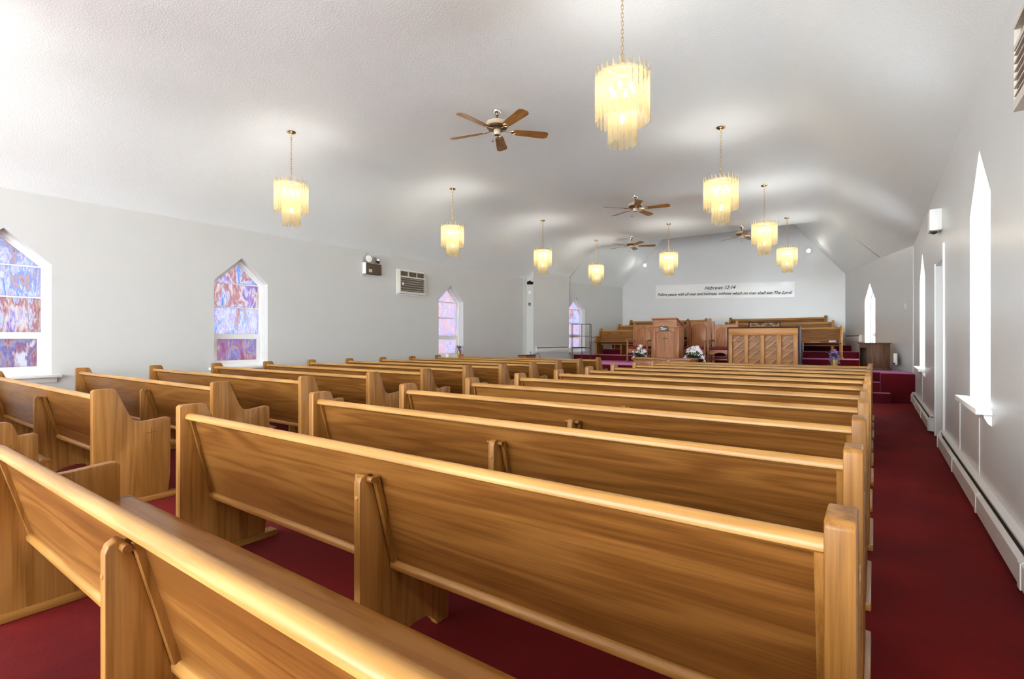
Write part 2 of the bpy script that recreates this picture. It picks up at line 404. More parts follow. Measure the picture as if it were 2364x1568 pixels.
# ------------------------------------------------------------------ windows
def window(name, M, a, b, zs, zsh, zap, glasses, label, dep=.19, sill=True):
    """five-sided sash window set in the wall hole; local u along wall, n outward"""
    root = bpy.data.objects.new(name, None); COL.objects.link(root)
    root['kind'] = 'structure'; root['label'] = label
    root.matrix_world = M @ Matrix.Translation((0, 0, 0))
    mid = (a+b)/2
    def pent(e):   # inset outline
        k = (zap-zsh)/(mid-a); dz = e*math.sqrt(1+k*k)
        return [(a+e, zs+e), (b-e, zs+e), (b-e, zsh-dz+k*e), (mid, zap-dz), (a+e, zsh-dz+k*e)]
    def ring(e0, e1, y0, y1):
        mb = MB(); O, I = pent(e0), pent(e1); n = 5
        for i in range(n):
            j = (i+1) % n; mb.prism([O[i], O[j], I[j], I[i]], y0, y1, 'y')
        return mb
    obj('frame', ring(0, .045, dep-.06, dep+.05), 'trim', root)
    obj('frame_stop', ring(.035, .075, dep-.02, dep+.05), 'trim', root)
    P = pent(.07); zl, zr = P[0][0], P[1][0]
    zm = zs + .545; z2, z1 = 1.87, P[2][1]
    bars = [(zm-.045, zm+.045, 'meeting_rail', .03), (z2-.01, z2+.01, 'glazing_bar', .012), (z1-.01, z1+.01, 'glazing_bar', .012)]
    for z0, z3, nm, t in bars: obj(nm, MB().box(zl, zr, dep-t, dep+t, z0, z3), 'trim', root)
    sf = MB(); t = .045
    sf.box(zl, zl+t, dep-.03, dep+.02, P[0][1], zm-.045).box(zr-t, zr, dep-.03, dep+.02, P[0][1], zm-.045).box(zl+t, zr-t, dep-.03, dep+.02, P[0][1], P[0][1]+t)
    obj('lower_sash', sf, 'trim', root)
    outl = [[(zl, z1), (zr, z1), P[3]], [(zl, z2), (zr, z2), (zr, z1), (zl, z1)], [(zl, zm), (zr, zm), (zr, z2), (zl, z2)],
            [(zl+t-.01, P[0][1]+t-.01), (zr-t+.01, P[0][1]+t-.01), (zr-t+.01, zm-.04), (zl+t-.01, zm-.04)]]
    for k, (pts, g) in enumerate(zip(outl, glasses)):
        obj('pane', MB().prism(pts, dep, dep+.004, 'y'), g, root)
    if sill:
        mb = MB().box(a-.09, b+.09, -.09, -.001, zs-.035, zs+.006).box(a+.003, b-.003, -.001, dep-.05, zs-.002, zs+.006)
        obj('sill', mb.bevel(.008), 'trim', root, True)
        ap = MB().prism([(0, zs-.035), (-.045, zs-.035), (-.04, zs-.06), (-.02, zs-.10), (0, zs-.115)], a-.05, b+.05, 'x')
        obj('apron', ap, 'trim', root)
    # daylight portal (guides sampling of the sky through this opening; gives no light of its own)
    ld = bpy.data.lights.new('window_portal', 'AREA'); ld.shape = 'RECTANGLE'; ld.size = b-a; ld.size_y = zap-zs
    ld.cycles.is_portal = True
    lo = bpy.data.objects.new('window_portal', ld); COL.objects.link(lo); lo.parent = root
    lo.location = (mid, DEP+.05, (zap+zs)/2); lo.rotation_euler = (-pi/2, 0, 0)
    return root
G = ['glass_blue', 'glass_blue', 'glass_mixed', 'glass_red']
window('window_1', ML, LW[0][0]-YR, LW[0][1]-YR, ZS, ZSH, ZAP, G, 'pointed stained-glass window at left edge of view')
window('window_2', ML, LW[1][0]-YR, LW[1][1]-YR, ZS, ZSH, ZAP, ['glass_mixed', 'glass_mixed', 'glass_blue', 'glass_red'], 'pointed stained-glass window before the brown emergency light')
window('window_3', ML, LW[2][0]-YR, LW[2][1]-YR, ZS, ZSH, ZAP, ['glass_pink']*4, 'pointed pink-streaked window right of the wall air conditioner')
window('window_4', MNL, NLH[0], NLH[1], .87, ZSH+.05, ZAP+.03, ['glass_pink', 'glass_blue', 'glass_pink', 'glass_pink'], 'narrow pointed window behind the metal shelf rack')
window('window_5', MR, RW[0][0]-YR, RW[0][1]-YR, ZS, ZSH, ZAP, ['window_glass']*4, 'bright pointed window nearest on the right wall')
window('window_6', MR, RW[1][0]-YR, RW[1][1]-YR, ZS, ZSH, ZAP, ['window_glass']*4, 'bright pointed window beyond the doorway')
window('window_7', MNR, NRH[0], NRH[1], .87, ZSH, ZAP, ['window_glass']*4, 'bright pointed window beside the choir benches', sill=False)
for k, (a, b) in enumerate(RW_ADDED):
    window('window_%d' % (8+k), MR, a-YR, b-YR, ZS, ZSH, ZAP, ['window_glass']*4, 'added unseen right-wall window behind the viewer, for extra daylight')
# rear opening portal (the room is open to daylight behind the camera)
ld = bpy.data.lights.new('rear_portal', 'AREA'); ld.shape = 'RECTANGLE'; ld.size = XR-XL; ld.size_y = 4.4; ld.cycles.is_portal = True
lo = bpy.data.objects.new('rear_portal', ld); COL.objects.link(lo); lo.location = ((XL+XR)/2, YR-.02, 2.2); lo.rotation_euler = (pi/2, 0, pi)

# door in right wall
dr_ = bpy.data.objects.new('door_1', None); COL.objects.link(dr_); dr_['kind'] = 'structure'; dr_['label'] = 'white door deep in the right wall doorway'
obj('door_leaf', MB().box(XR+.20, XR+.24, DOORY[0], DOORY[1], 0, 2.27).bevel(.004), 'trim', dr_)
for z0, z1 in ((.25, 1.0), (1.15, 2.05)):
    for y0 in (DOORY[0]+.12, DOORY[0]+.57):
        obj('door_panel', MB().box(XR+.19, XR+.205, y0, y0+.36, z0, z1).bevel(.005), 'trim', dr_)
obj('door_knob', MB().lathe([(0,0),(.028,.01),(.03,.03),(.012,.05),(.012,.07)], 14, M=Matrix.Translation((XR+.135, DOORY[0]+.08, 1.0)) @ Matrix.Rotation(pi/2, 4, 'Y')), 'brass', dr_, True)
struct('trim_door_near', MB().box(XR-.02, XR, DOORY[0]-.07, DOORY[0], 0, 2.42).bevel(.003), 'trim')
struct('trim_door_far', MB().box(XR-.012, XR, DOORY[1], DOORY[1]+.05, 0, 2.30), 'trim')
for k, y in enumerate((5.3, 6.4, 11.1)):
    struct('trim_seam_%d' % (k+1), MB().box(XR-.006, XR, y, y+.012, .22, .69), 'wall_gloss')
struct('trim_corner', MB().prism([(XR-.015, YB-.03), (XR+.01, YB-.03), (XR+.01, YB+.03), (XR-.02, YB+.03)], .6, ZW-.02, 'z'), 'wall_gloss')

# ------------------------------------------------------------------ stage platforms
ZB = .59
Z1, Z2, Z3 = .76, .94, 1.11
def xl(y): return XL + max(0, (y-YB))*(XBL-XL)/(YE-YB)
def xr(y): return XR + max(0, (y-YB))*(XBR-XR)/(YE-YB)
def level(name, y0, y1, z0, z1, label):
    pts = [(xl(y0)+.002, y0), (xr(y0)-.002, y0)]
    if y0 < YB < y1: pts += [(XR-.002, YB)]
    pts += [(xr(y1)-.002, y1), (xl(y1)+.002, y1)]
    if y0 < YB < y1: pts += [(XL+.002, YB)]
    o = struct(name, MB().prism(pts, z0, z1, 'z').bevel(.018, 3), 'stage_carpet', smooth=True); o['label'] = label; return o
# main platform has the stair notch next to the pew block on the right
pts = [(XL+.002,13.05),(-1.25,13.05),(-1.25,13.36),(.09,13.36),(.09,13.0),(XR-.002,13.0),(XR-.002,YB),(xr(15.82)-.002,15.82),(xl(15.82)+.002,15.82),(XL+.002,YB)]
o = struct('floor_platform', MB().prism(pts, 0, ZB, 'z').bevel(.022, 3), 'stage_carpet', smooth=True); o['label'] = 'dark red carpeted main platform'
level('floor_choir_lower', 15.8, 16.97, 0, Z1, 'lowest dark red carpeted choir step')
level('floor_choir_middle', 16.95, 17.77, 0, Z2, 'middle dark red carpeted choir step')
level('floor_choir_upper', 17.75, YE, 0, Z3, 'top dark red carpeted choir step')
st = thing('stage_steps', 'two dark red carpeted steps at the right of the platform', 'steps', (0,12.7,0))
obj('step', MB().box(-1.25, .26, 0, .32, 0, .195).bevel(.015, 3), 'stage_carpet', st, True)
obj('step', MB().box(-1.25, .088, .32, .655, 0, .39).bevel(.015, 3), 'stage_carpet', st, True)

# ------------------------------------------------------------------ pews
T = .058
END = [(0,0),(0,.900),(.012,.914),(.132,.914),(.148,.903),(.200,.775),(.236,.690),(.262,.655),(.300,.640),(.350,.640),(.480,.655),(.505,.652),(.516,.636),(.516,.42),(.512,.2),(.494,.0)]
END_LOW = [(0,0),(0,.900),(.012,.914),(.132,.914),(.148,.903),(.190,.78),(.23,.738),(.36,.734),(.385,.72),(.408,.66),(.412,.64),(.420,.634),(.500,.642),(.516,.630),(.516,.42),(.512,.2),(.494,0)]
END_CUT = [(0,0),(0,.845),(.010,.860),(.050,.860),(.062,.846),(.095,.69),(.12,.650),(.17,.634),(.30,.636),(.480,.652),(.505,.649),(.516,.634),(.516,.42),(.512,.2),(.494,0)]
SUP = [(0,0),(0,.735),(.008,.755),(.024,.764),(.044,.757),(.070,.70),(.160,.345),(.21,.33),(.47,.375),(.50,.375),(.50,0),(.425,0),(.412,.022),(.385,.050),(.36,.065),(.30,.070),(.22,.058),(.16,.030),(.12,0)]
def pew_meshes(L, low=False, drop=0.0):
    D = {}
    D['endL'] = MB().prism(END_CUT if drop else END_LOW if low else END, 0, T).bevel(.006, 2, 25).mesh('end_panel', True)
    D['endR'] = MB().prism(END_CUT if drop else END_LOW if low else END, L-T, L).bevel(.006, 2, 25).mesh('end_panel', True)
    D['plL'] = MB().box(-.02, T+.012, .0, .575, 0, .042).bevel(.008).mesh('plinth', True)
    D['plR'] = MB().box(L-T-.012, L+.02, .0, .575, 0, .042).bevel(.008).mesh('plinth', True)
    rail = [(.028,.834),(.028,.847),(.035,.859),(.048,.866),(.066,.863),(.086,.851),(.104,.834),(.111,.820),(.108,.808),(.098,.804),(.046,.824)]
    D['rail'] = MB().prism([(a, b-drop) for a, b in rail], T-.002, L-T+.002).mesh('top_rail', True)
    D['back'] = MB().prism([(.066,.832-drop),(.088,.815-drop),(.205,.40),(.190,.365),(.176,.365)], T-.002, L-T+.002).mesh('backrest')
    D['lip'] = MB().prism([(.150,.372),(.162,.386),(.18,.386),(.20,.372),(.196,.345),(.152,.352)], T, L-T).bevel(.003, 1, 30).mesh('bottom_rail', True)
    D['seat'] = MB().prism([(.17,.405),(.17,.425),(.54,.455),(.575,.452),(.588,.440),(.580,.428),(.52,.415)], T, L-T).mesh('seat', True)
    nose = [(.517,.418),(.517,.4535),(.54,.455),(.575,.452),(.588,.440),(.580,.428)]
    D['noseL'] = MB().prism(nose, .0, T+.002).bevel(.004, 2, 25).mesh('seat_nose', True)
    D['noseR'] = MB().prism(nose, L-T-.002, L).bevel(.004, 2, 25).mesh('seat_nose', True)
    return D
def strip2(x0, x1):
    return MB().prism([(.054,.752),(.080,.752),(.177,.38),(.150,.38)], x0, x1).bevel(.002, 1)
def strip(x0, x1, drop=0.0):   # slanted trim strip on the back of the backrest
    return MB().prism([(.046,.83-drop),(.068,.83-drop),(.177,.38),(.157,.38)], x0, x1).bevel(.002, 1)
CROSS = lambda x0, x1: MB().box(x0, x1, .376, .380, .46, .585).box(x0, x1, .335, .421, .545, .549)
def make_pew(L, sup, label, group, low=False, drop=0.0, mats=('oak_x', 'oak_z', 'oak_rail')):
    D = pew_meshes(L, low, drop); t = thing('pew', label, 'pew', group=group)
    for s, x in (('L', 0), ('R', L)):
        e = obj('end_panel', D['end'+s], mats[1], t)
        obj('plinth', D['pl'+s], 'oak_y', e)
        obj('seat_nose', D['nose'+s], 'oak_x', e)
        obj('carved_cross', CROSS(-.0012, .0005) if s == 'L' else CROSS(L-.0005, L+.0012), 'groove', e)
    obj('backrest', D['back'], mats[0], t)
    obj('top_rail', D['rail'], mats[2], t)
    obj('bottom_rail', D['lip'], 'oak_rail', t)
    obj('seat', D['seat'], mats[0], t)
    obj('back_trim', strip(T, T+.022, drop), 'oak_z', t); obj('back_trim', strip(L-T-.022, L-T, drop), 'oak_z', t)
    for x in sup:
        s = obj('support', MB().prism(SUP, x-.019, x+.019).bevel(.005, 2, 25), mats[1], t, True)
        obj('peg', MB().tube([(x-.050,.040,.744),(x+.050,.040,.744)], .012, 10), 'oak_x', s, True)
        obj('screw_plug', MB().lathe([(0,.004),(.007,.003),(.009,0),(.009,-.004)], 10, M=Matrix.Translation((x, 0, .675)) @ Matrix.Rotation(pi/2, 4, 'X')), 'oak_rail', s, True)
        obj('back_trim', strip2(x+.019, x+.040), 'oak_z', t); obj('back_trim', strip2(x-.040, x-.019), 'oak_z', t)
    return t
ORD = ['nearest', 'second', 'third', 'fourth', 'fifth', 'sixth', 'seventh', 'eighth', 'ninth', 'tenth', 'eleventh', 'farthest']
def rowlabel(side, i):
    if i == 0: return 'golden oak pew of the %s block, closest to the viewer' % side
    if i == 11: return 'golden oak pew of the %s block, nearest the platform' % side
    return 'golden oak pew of the %s block, %s row counted from the viewer' % (side, ORD[i])
Y0, DY = .40, .844
XRL, LR = -3.275, 3.245
XLL, LL = -8.62, 3.90
gr, gl_ = 'oak pews of the right block', 'oak pews of the left block'
p = make_pew(LR, [1.645], rowlabel('right', 0), gr, drop=.048); p.location = (XRL, Y0+.05, 0)
p = make_pew(LR, [1.645], rowlabel('right', 1), gr); p.location = (XRL, Y0+DY, 0)
for i in range(2, 12): dup(p, (XRL + random.uniform(-.006,.006), Y0+DY*i, 0), 0, rowlabel('right', i))
p0_ = make_pew(LL, [2.25], 'golden oak pew with stepped lower arm, cut by the left edge of view', gl_, low=True); p0_.location = (XLL, Y0+.03, 0)
p = make_pew(LL, [2.25], rowlabel('left', 1), gl_); p.location = (XLL, Y0+DY, 0)
for i in range(2, 12): dup(p, (XLL + random.uniform(-.012,.012), Y0+DY*i, 0), 0, rowlabel('left', i))
# choir benches face the room (turned round)
cg = 'choir benches on the stepped platform'
for k, (yb, z, xa, xb, side) in enumerate([(16.60,Z1,-7.95,-5.05,'left'),(16.60,Z1,-3.65,-.72,'right'),(17.42,Z2,-7.62,-4.75,'left'),(17.42,Z2,-3.93,-.96,'right'),(18.24,Z3,-7.50,-4.72,'left'),(18.24,Z3,-3.98,-1.20,'right')]):
    L = xb-xa
    b = make_pew(L, [L*.33, L*.67], '%s choir bench on the %s, facing the pews' % (['lowest','middle','topmost'][k//2], side), cg)
    b.location = (xb, yb, z); b.rotation_euler = (0, 0, pi)

# ------------------------------------------------------------------ chandeliers
def slat_mesh(h, wdt, name='slat'):
    w2 = wdt/2
    o = [(-w2+.012,-h),( -w2+.030,-h-.010),(w2-.010,-h+.004),(w2,-h+.03),(w2,-.012),(w2-.004,0.0),(.006,.004),(-.008,.014),(-w2+.010,.050),(-w2+.002,.062),(-w2,.03),(-w2,-h+.02)]
    return MB().prism(o, -.002, .002, 'y').mesh(name)
SL1, SL2 = slat_mesh(.40, .056), slat_mesh(.36, .052)
def make_chandelier(label, group, loc):
    t = thing('chandelier', label, 'chandelier', loc, 0, group)
    obj('canopy', MB().lathe([(0,0.02),(.062,0.02),(.066,-.004),(.060,-.014),(.040,-.024),(.014,-.030),(.010,-.045),(0,-.045)], 24), 'brass', t, True)
    ch = MB(); z = -.045; k = 0
    while z > -.76:
        a = .011; pts = []
        for q in range(12):
            th = 2*pi*q/12; u, v = a*cos(th), .024*sin(th)
            pts.append((u, 0, z-.02+v) if k % 2 else (0, u, z-.02+v))
        ch.tube(pts, .0028, 5, closed=True); z -= .036; k += 1
    obj('chain', ch, 'brass', t, True)
    fr = MB().lathe([(.0,-.775),(.05,-.775),(.055,-.79),(.0,-.80)], 20)
    def hoop(r, z, s=28): return [(r*cos(2*pi*i/s), r*sin(2*pi*i/s), z) for i in range(s)]
    fr.tube(hoop(.205,-.80), .006, 6, True).tube(hoop(.112,-1.04,20), .005, 6, True).tube(hoop(.205,-.99), .003, 5, True)
    for i in range(6):
        a = 2*pi*i/6; fr.tube([(0,0,-.79),(.205*cos(a),.205*sin(a),-.80)], .004, 5)
        fr.tube([(.112*cos(a),.112*sin(a),-1.04),(.06*cos(a),.06*sin(a),-.80)], .003, 5)
    obj('frame', fr, 'brass', t, True)
    bm_ = MB().lathe([(0,.03),(.010,.024),(.016,.006),(.017,-.008),(.011,-.024),(.006,-.036),(0,-.036)], 10).mesh('bulb', True)
    for i in range(6):
        a = 2*pi*i/6+.4; b = obj('bulb', bm_, 'bulb', t); b.location = (.10*cos(a), .10*sin(a), -.90)
    b = obj('bulb', bm_, 'bulb', t); b.location = (0, 0, -1.16); b.scale = (1.3,1.3,1.3)
    for n, r, z, me, tw in ((26, .232, -.79, SL1, .22), (14, .122, -1.03, SL2, .20)):
        for i in range(n):
            a = 2*pi*i/n; s = obj('slat', me, 'lamp_slat', t); s.location = (r*cos(a), r*sin(a), z)
            s.rotation_euler = (0, 0, a + pi/2 + tw)
    l = bpy.data.lights.new('lamp_glow', 'POINT'); l.energy = LAMP_W; l.color = (1, .95, .88); l.shadow_soft_size = .14
    lo = bpy.data.objects.new('lamp_glow', l); COL.objects.link(lo); lo.parent = t; lo.location = (0, 0, -.97)
    return t
def cz(x, y): 
    return HEYE + HC + mnoise.noise(Vector((x*.42, y*.33, 1.7)))*.045 + mnoise.noise(Vector((x*1.1, y*.8, 5.0)))*.014
CL, CR_ = -7.08, -1.82
lg, rg = 'chandeliers of the left row', 'chandeliers of the right row'
lab = {(CL,4.23): 'tiered glass chandelier nearest in the left row, lit', (CL,7.78): 'tiered glass chandelier second in the left row', (CL,11.27): 'tiered glass chandelier third in the left row',
       (CL,14.4): 'tiered glass chandelier at the far end of the left row', (CR_,4.22): 'largest-looking lit chandelier, hanging nearest at top centre', (CR_,7.75): 'lit chandelier second in the right row', (CR_,11.3): 'lit chandelier third in the right row',
       (CR_,14.56): 'lit chandelier at the far end of the right row', (-4.5,13.5): 'lit chandelier alone in the middle over the platform',
       (CL,.72): 'tiered glass chandelier over the rear left pews', (CR_,.72): 'tiered glass chandelier above the viewer'}
first = None
for (x, y), lb in lab.items():
    loc = (x, y, cz(x, y)); gname = lg if x == CL else rg if x == CR_ else None
    if first is None: first = make_chandelier(lb, gname, loc)
    else:
        c = dup(first, loc, random.uniform(0, 1), lb, gname)
        if gname is None: del c['group']

# ------------------------------------------------------------------ ceiling fans
def make_fan(label, loc, rz):
    t = thing('ceiling_fan', label, 'ceiling fan', loc, rz, 'wooden ceiling fans')
    obj('canopy', MB().lathe([(0,.02),(.062,.02),(.066,-.012),(.055,-.035),(.035,-.058),(.030,-.066),(0,-.066)], 24), 'chrome', t, True)
    obj('downrod', MB().tube([(0,0,-.06),(0,0,-.15)], .011, 10), 'bronze', t, True)
    h = obj('motor_housing', MB().lathe([(0,-.135),(.05,-.137),(.12,-.148),(.152,-.168),(.160,-.198),(.146,-.222),(0,-.222)], 32), 'cream_metal', t, True)
    obj('motor_band', MB().lathe([(.13,-.215),(.148,-.222),(.135,-.245),(.085,-.262),(0,-.262)], 32), 'bronze', h, True)
    s = obj('switch_housing', MB().lathe([(0,-.255),(.046,-.258),(.050,-.275),(.050,-.318),(.044,-.330),(0,-.330)], 24), 'cream_metal', t, True)
    obj('cap', MB().lathe([(0,-.328),(.036,-.328),(.034,-.336),(0,-.340)], 20), 'bronze', s, True)
    pc = obj('pull_chain', MB().tube([(-.05,-.02,-.29),(-.062,-.02,-.31),(-.064,-.02,-.42)], .0015, 5), 'chrome', s)
    obj('chain_fob', MB().lathe([(0,.012),(.009,.006),(.011,-.004),(0,-.014)], 10, M=Matrix.Translation((-.064,-.02,-.43))), 'brown_box', s, True)
    bl = MB().prism([(.205,-.036),(.24,-.056),(.30,-.062),(.66,-.078),(.685,-.074),(.718,-.040),(.722,.040),(.685,.074),(.66,.078),(.30,.062),(.24,.056),(.205,.036)], -.0035, .0035, 'z').bevel(.002,1).mesh('blade', True)
    ir = MB().tube([(.07,0,.02),(.12,.005,.004),(.17,.0,-.006),(.20,0,-.006)], .007, 8)
    for s_ in (-1, 1): ir.tube([(.19,0,-.006),(.20,.022*s_,-.007),(.225,.032*s_,-.007),(.25,.022*s_,-.007),(.262,.0,-.007)], .0045, 6)
    ir = ir.box(.20,.245,-.012,.012,-.008,-.003).mesh('blade_iron', True)
    for k in range(5):
        a = 2*pi*k/5
        M = Matrix.Rotation(a, 4, 'Z') @ Matrix.Translation((0,0,-.275)) @ Matrix.Rotation(R(-12), 4, 'X')
        b = obj('blade', bl, 'blade_wood', t); b.matrix_local = M
        i_ = obj('blade_iron', ir, 'brass', b)
    return t
fan = None
for x, y, ang, lb in ((-4.19,5.5,13,'largest-looking five-blade wooden ceiling fan, nearest'), (-4.18,10.37,-25,'five-blade wooden ceiling fan left of the second right-row chandelier'),
                      (-6.0,14.6,-6,'small-looking far left ceiling fan before the back wall'), (-2.94,14.8,40,'far right ceiling fan partly behind a chandelier')):
    loc, rz = (x, y, cz(x, y)), R(ang)+YAW
    if fan is None: fan = make_fan(lb, loc, rz)
    else: dup(fan, loc, rz, lb)

# ------------------------------------------------------------------ back wall banner and spotlights
bt = R(2.0)
bn = thing('scripture_banner', 'long white paper banner with a Hebrews verse on the back wall', 'banner', (-4.335, YE-.012, 2.965)); bn.rotation_euler = (0, bt, 0)
g = MB(); NXb = 60
bmv = g.bm
top_ = []; 
for i in range(NXb+1):
    x = -2.26 + 4.52*i/NXb; row = []
    for j in range(7):
        z = -.25 + .5*j/6; y = -.006 - .010*abs(mnoise.noise(Vector((x*1.3, z*4, 3)))) 
        row.append(bmv.verts.new((x, y, z)))
    top_.append(row)
for a, b in zip(top_, top_[1:]):
    for j in range(6): bmv.faces.new((a[j], b[j], b[j+1], a[j+1]))
bk = [[bmv.verts.new((v.co.x, .004, v.co.z)) for v in (r_[0], r_[-1])] for r_ in top_]
for k in range(NXb):
    bmv.faces.new((bk[k][0], bk[k+1][0], bk[k+1][1], bk[k][1]))
    bmv.faces.new((top_[k][0], top_[k+1][0], bk[k+1][0], bk[k][0])); bmv.faces.new((top_[k][-1], top_[k+1][-1], bk[k+1][1], bk[k][1]))
obj('sheet', g, 'banner', bn, True)
def text(body, size, x, z, width, parent, name='lettering', shear=.38, align='CENTER', y=-.020, mat='ink', sx=None):
    c = bpy.data.curves.new(name, 'FONT'); c.body = body; c.size = size; c.shear = shear; c.align_x = align; c.align_y = 'CENTER'; c.extrude = .0008
    c.offset = .0022
    c.materials.append(MATS[mat]); o = bpy.data.objects.new(name, c); COL.objects.link(o)
    bpy.context.view_layer.update(); wd = o.dimensions.x
    dg = bpy.context.evaluated_depsgraph_get(); me = bpy.data.meshes.new_from_object(o.evaluated_get(dg))
    bpy.data.objects.remove(o)
    k = width/max(wd, .01) if width else 1
    m = bpy.data.objects.new(name, me); COL.objects.link(m); m.parent = parent
    if not me.materials: me.materials.append(MATS[mat])
    m.location = (x, y, z); m.rotation_euler = (pi/2, 0, 0); m.scale = (k, 1, 1)
    return m
text('Hebrews 12:14', .17, -.02, .10, 1.02, bn)
text('Follow peace with all men and holiness, without which no man shall see The Lord:', .135, 0, -.10, 4.38, bn)

for k, (x, lb, s_) in enumerate(((-6.94, 'glaring lit spotlight high at the left of the back wall', 1), (-1.68, 'glaring lit spotlight high at the right of the back wall', -1))):
    t = thing('spotlight', lb, 'spotlight', (x, 18.18, HEYE+2.76), 0, 'spotlights on the back wall')
    d = Vector((-.25*s_, -.85, -.35)).normalized(); q = d.to_track_quat('Z', 'Y').to_matrix().to_4x4()
    obj('bulb', MB().lathe([(0,.06),(.035,.052),(.055,.03),(.058,.0),(.04,-.04)], 18, M=q), 'spot_bulb', t, True)
    obj('shade', MB().lathe([(.06,.01),(.062,-.02),(.045,-.07),(.025,-.10),(0,-.10)], 18, M=q), 'white_plastic', t, True)
    obj('arm', MB().tube([tuple(-d*.09), (0.0, .10, .05), (0, .17, .06)], .009, 8), 'white_plastic', t, True)
    obj('wall_plate', MB().lathe([(0,0),(.045,.0),(.04,.012),(0,.014)], 16, M=Matrix.Translation((0,.168,.06)) @ Matrix.Rotation(pi/2, 4, 'X')), 'white_plastic', t, True)
    l = bpy.data.lights.new('spot_glow', 'SPOT'); l.energy = 60; l.color = (1,.93,.82); l.spot_size = R(130); l.spot_blend = .8; l.shadow_soft_size = .05
    lo = bpy.data.objects.new('spot_glow', l); COL.objects.link(lo); lo.parent = t; lo.location = d*.09; lo.rotation_euler = (-d).to_track_quat('Z', 'Y').to_euler()
    l.energy = 5

# ------------------------------------------------------------------ platform furniture
def box_part(name, dims, mat, parent, bev=.006): return obj(name, MB().box(*dims).bevel(bev), mat, parent, True)
# pulpit
pu = thing('pulpit', 'tall oak pulpit with arched front panel and slanted desk', 'pulpit', (-4.70, 13.8, ZB))
W2 = .385
box_part('body', (-W2, W2, 0.0, .46, 0, 1.03), 'red_oak', pu)
for s in (-1, 1):
    x = s*(W2-.06); box_part('stile', (min(x-.06,x+.06), max(x-.06,x+.06), -.018, .0, .02, 1.03), 'red_oak', pu, .004)
box_part('base_moulding', (-W2-.03, W2+.03, -.035, .49, 0, .10), 'red_oak_x', pu)
arch = [(-.265,1.03),(-.265,.90),(-.22,.915),(-.15,.945),(-.08,.96),(0,.965),(.08,.96),(.15,.945),(.22,.915),(.265,.90),(.265,1.03)]
obj('arched_rail', MB().prism(arch, -.018, 0, 'y').bevel(.003,1), 'red_oak_x', pu)
pn = obj('front_panel', MB().prism([(-.245,.12),(.245,.12),(.245,.885),(.15,.925),(.08,.943),(0,.948),(-.08,.943),(-.15,.925),(-.245,.885)], -.010, 0, 'y').bevel(.004,1), 'red_oak', pu)
obj('carved_cross', MB().box(-.009,.009,-.013,-.009,.40,.80).box(-.075,.075,-.013,-.009,.715,.735), 'groove', pn)
box_part('ledge', (-W2-.03, W2+.03, -.05, .50, 1.03, 1.065), 'red_oak_x', pu)
obj('desk_box', MB().prism([(-.02,1.065),(.47,1.065),(.47,1.09),(-.02,1.25)], -W2+.06, W2-.06, 'x').bevel(.004,1), 'red_oak_x', pu)
obj('desk_top', MB().prism([(-.07,1.262),(-.065,1.295),(.55,1.115),(.545,1.085)], -W2-.005+.03, W2+.005-.03, 'x').bevel(.005,1), 'red_oak_x', pu)
pq = thing('sign', 'small brown plaque with white lines hanging on the pulpit front', 'sign', (-4.72, 13.746, ZB+1.0))
obj('plate', MB().box(-.115,.115,-.012,.0,-.07,.07).bevel(.004), 'plaque', pq)
obj('hook', MB().tube([(0,-.004,.07),(0,.0,.095),(0,.004,.10)], .003, 6), 'white_plastic', pq)
for z, x0, x1 in ((.028,-.085,-.01),(.0,-.06,.095),(-.028,-.08,.045)): obj('text_line', MB().box(x0,x1,-.0135,-.012,z-.007,z+.007), 'paper', pq)
mc = thing('microphone', 'black gooseneck microphone with hanging cable at the pulpit right', 'microphone', (-4.22, 14.05, ZB))
obj('gooseneck', MB().tube([(.0,-.02,1.13),(.02,-.02,1.20),(.06,-.02,1.24),(.10,-.02,1.20),(.13,-.02,1.10)], .008, 8), 'black', mc, True)
obj('head', MB().lathe([(0,.03),(.018,.02),(.02,-.01),(.008,-.03),(0,-.03)], 12, M=Matrix.Translation((-.005,-.02,1.13))), 'black', mc, True)
obj('cable', MB().tube([(.13,-.02,1.10),(.16,-.02,1.0),(.165,-.02,.8),(.16,-.02,.55),(.12,-.03,.25),(.10,0,.01)], .006, 6), 'black', mc, True)

# communion table
ct = thing('communion_table', 'oak communion table in front of the pulpit', 'table', (-4.93, 11.95, 0))
box_part('table_top', (0, 1.46, 0, .62, .795, .835), 'red_oak_x', ct, .01)
box_part('apron', (.05, 1.41, .05, .57, .60, .795), 'red_oak', ct)
for x in (.08, 1.30):
    for y in (.07, .48): box_part('leg', (x, x+.08, y, y+.08, 0, .60), 'red_oak', ct)
for x in (.12, .55, .98): box_part('apron_panel', (x, x+.36, .040, .05, .63, .765), 'red_oak', ct, .004)
box_part('stretcher', (.12, 1.34, .28, .34, .12, .17), 'red_oak_x', ct)

